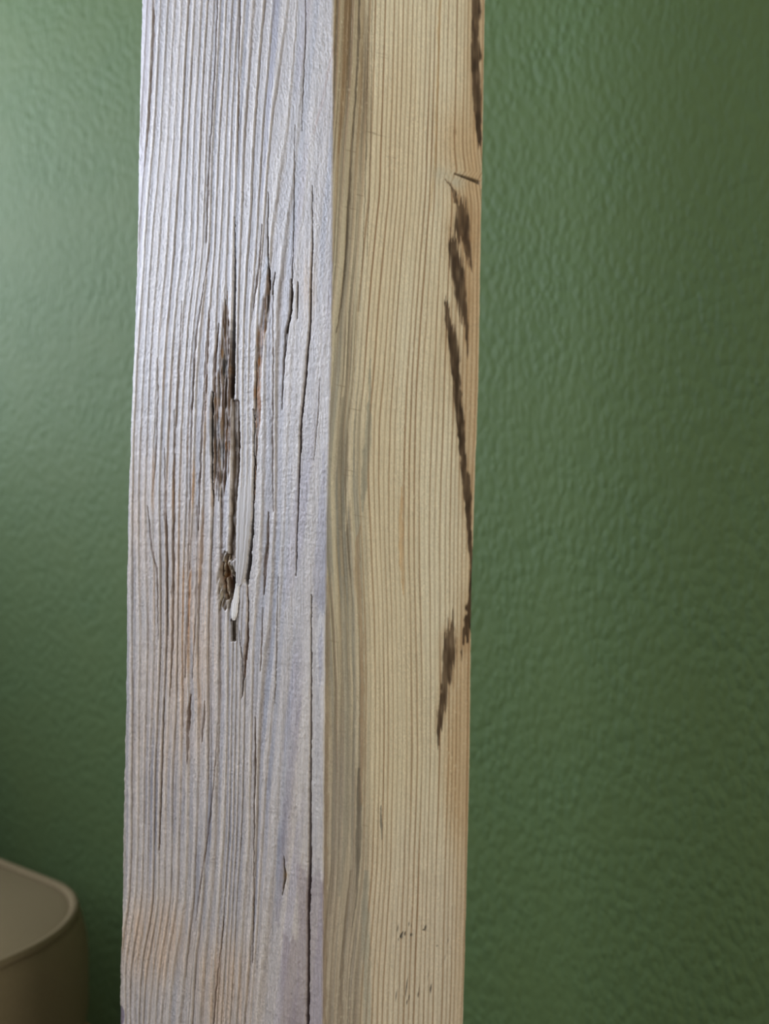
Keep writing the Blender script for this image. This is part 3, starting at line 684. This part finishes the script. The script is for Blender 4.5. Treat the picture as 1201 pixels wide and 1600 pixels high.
splinter('splinter', [(690, 375, 393, -2.5), (735, 373.6, 394, -.6), (770, 371, 394.3, .3), (800, 369.4, 393, .8), (840, 369, 389.5, 1.4), (863, 369, 387, 1.7),
                      (885, 369, 384.5, 1.8), (900, 369, 381.5, 1.8), (913, 369.5, 379, 1.7), (916, 370, 375, 1.6)], m_split, post, 6)
s2 = splinter('splinter_tip', [(911, 369, 376, 1.6), (918, 368, 374, 1.8), (930, 366.5, 373.5, 2.2), (945, 364, 372.5, 2.8), (955, 362.8, 371.5, 3.0), (962, 363, 370, 3.0), (970, 365.8, 367.6, 2.8)], m_chip, post, 2.5)
s2['label'] = 'bright freshly broken splinter tip'

# ---------------------------------------------------------------- padded stool by the wall
m_fab, N, L, B = mat('olive_beige_cloth', 0.85, 0.2)
B.inputs['Sheen Weight'].default_value = .0
tc = N.new('ShaderNodeTexCoord'); nz = N.new('ShaderNodeTexNoise'); nz.inputs['Scale'].default_value = 900; nz.inputs['Detail'].default_value = 2
L.new(tc.outputs['Object'], nz.inputs['Vector'])
cr = N.new('ShaderNodeMix'); cr.data_type = 'RGBA'; cr.inputs[6].default_value = lin((112, 98, 72)); cr.inputs[7].default_value = lin((132, 118, 88))
L.new(nz.outputs['Fac'], cr.inputs[0]); L.new(cr.outputs[2], B.inputs['Base Color'])
bp = N.new('ShaderNodeBump'); bp.inputs['Strength'].default_value = .3; bp.inputs['Distance'].default_value = .0006
L.new(nz.outputs['Fac'], bp.inputs['Height']); L.new(bp.outputs[0], B.inputs['Normal'])
m_oak, N, L, B = mat('oiled_oak', 0.45, 0.4)
tc = N.new('ShaderNodeTexCoord'); mp = N.new('ShaderNodeMapping'); mp.inputs['Scale'].default_value = (60, 60, 6); L.new(tc.outputs['Object'], mp.inputs[0])
nz = N.new('ShaderNodeTexNoise'); nz.inputs['Scale'].default_value = 1; nz.inputs['Detail'].default_value = 4; L.new(mp.outputs[0], nz.inputs['Vector'])
cr = N.new('ShaderNodeMix'); cr.data_type = 'RGBA'; cr.inputs[6].default_value = lin((150, 104, 64)); cr.inputs[7].default_value = lin((190, 140, 92))
L.new(nz.outputs['Fac'], cr.inputs[0]); L.new(cr.outputs[2], B.inputs['Base Color'])

EXT = 0.10                                   # the seat runs on along the wall to the left
def rsq(hw, r, n=14):
    """round-cornered outline: right end at +hw, left end at -hw - 2 EXT, half depth hw"""
    pts = []
    for q in range(4):
        a0 = q * math.pi / 2; cx, cy = [(1, 1), (-1, 1), (-1, -1), (1, -1)][q]
        for k in range(n + 1):
            a = a0 + k / n * math.pi / 2
            pts.append((cx * (hw - r) + r * math.cos(a) - (2 * EXT if cx < 0 else 0), cy * (hw - r) + r * math.sin(a)))
    return pts
STOOL_HW, STOOL_R = 0.24, 0.098
def ring_mesh(name, prof, m, parent, cap=True):
    """prof: (inset, z); each ring is the rounded square drawn in by inset"""
    vs, fs = [], []; M = None
    for ins, zz in prof:
        pts = rsq(STOOL_HW - ins, max(STOOL_R - ins * (1 if ins < STOOL_R else 0), .012) if ins < STOOL_R - .012 else .012)
        M = len(pts); vs += [Vector((x, y, zz)) for x, y in pts]
    for i in range(len(prof) - 1):
        for k in range(M): fs.append((i * M + k, i * M + (k + 1) % M, (i + 1) * M + (k + 1) % M, (i + 1) * M + k))
    if cap: fs.append(tuple(range(M))[::-1]); fs.append(tuple(range((len(prof) - 1) * M, len(prof) * M)))
    return mesh_obj(name, vs, fs, m, parent, smooth=True)

stool = D.objects.new('padded_bench', None); COL.objects.link(stool)
tag(stool, 'olive beige padded bench with a round-cornered piped seat along the green wall behind the post', 'bench')
# seat height and corner position
ZT = HC - 0.337
cu, cv = STOOL_POS = (-0.440, 0.330)
stool.location = R(cu, cv, 0); stool.rotation_euler = (0, 0, -WA - math.radians(4))
ring_mesh('seat_cushion', [(.03, ZT - .137), (.012, ZT - .132), (.001, ZT - .114), (-.003, ZT - .08), (-.003, ZT - .04), (-.001, ZT - .022), (.002, ZT - .010),
                           (.006, ZT - .004), (.010, ZT - .0015), (.018, ZT + .0005), (.05, ZT + .004), (.09, ZT + .008), (.14, ZT + .012), (.19, ZT + .0145), (.22, ZT + .015)], m_fab, stool)
cush = [c for c in D.objects if c.name.startswith('seat_cushion')][0]
# piping round the top seam
pts = rsq(STOOL_HW - .0085, STOOL_R - .0085, 20); vs, fs = [], []; K = 8; r = .0042
for i, (x, y) in enumerate(pts):
    xa, ya = pts[i - 1]; xb, yb = pts[(i + 1) % len(pts)]; t = Vector((xb - xa, yb - ya, 0)).normalized(); nn = Vector((t.y, -t.x, 0))
    for k in range(K):
        a = 2 * math.pi * k / K; vs.append(Vector((x, y, ZT - .0005)) + nn * r * math.cos(a) + Vector((0, 0, r * math.sin(a))))
M = len(pts)
for i in range(M):
    for k in range(K): fs.append((i * K + k, ((i + 1) % M) * K + k, ((i + 1) % M) * K + (k + 1) % K, i * K + (k + 1) % K))
pip = mesh_obj('piping', vs, fs, m_fab, cush, smooth=True)
# oak frame standing a little proud of the cushion, on four turned legs
ZA = ZT - .137
vs, fs = [], []
po, pi_ = rsq(STOOL_HW + .030, .12), rsq(STOOL_HW - .03, .08); M = len(po)
pm = rsq(STOOL_HW + .020, .115)
for p, zz in ((po, ZA - .05), (po, ZA - .010), (pm, ZA + .001), (pi_, ZA + .001), (pi_, ZA - .05)): vs += [Vector((x, y, zz)) for x, y in p]
for i in range(5):
    for k in range(M): fs.append((i * M + k, i * M + (k + 1) % M, ((i + 1) % 5) * M + (k + 1) % M, ((i + 1) % 5) * M + k))
mesh_obj('wooden_frame', vs, fs, m_oak, stool)
LEG = STOOL_HW - .060
for sx, sy in ((1, 1), (1, -1), (-1, 1), (-1, -1)):
    prof = [(0, 0), (.013, 0), (.014, .004), (.017, .10), (.022, ZA - .052), (0, ZA - .052)]
    vs, fs = [], []; K = 28
    for rr, zz in prof:
        for k in range(K): a = 2 * math.pi * k / K; vs.append(Vector((sx * LEG - (2 * EXT if sx < 0 else 0) + rr * math.cos(a), sy * LEG + rr * math.sin(a), zz)))
    for i in range(len(prof) - 1):
        for k in range(K): fs.append((i * K + k, i * K + (k + 1) % K, (i + 1) * K + (k + 1) % K, (i + 1) * K + k))
    lg = mesh_obj('leg', vs, fs, m_oak, stool, smooth=True)
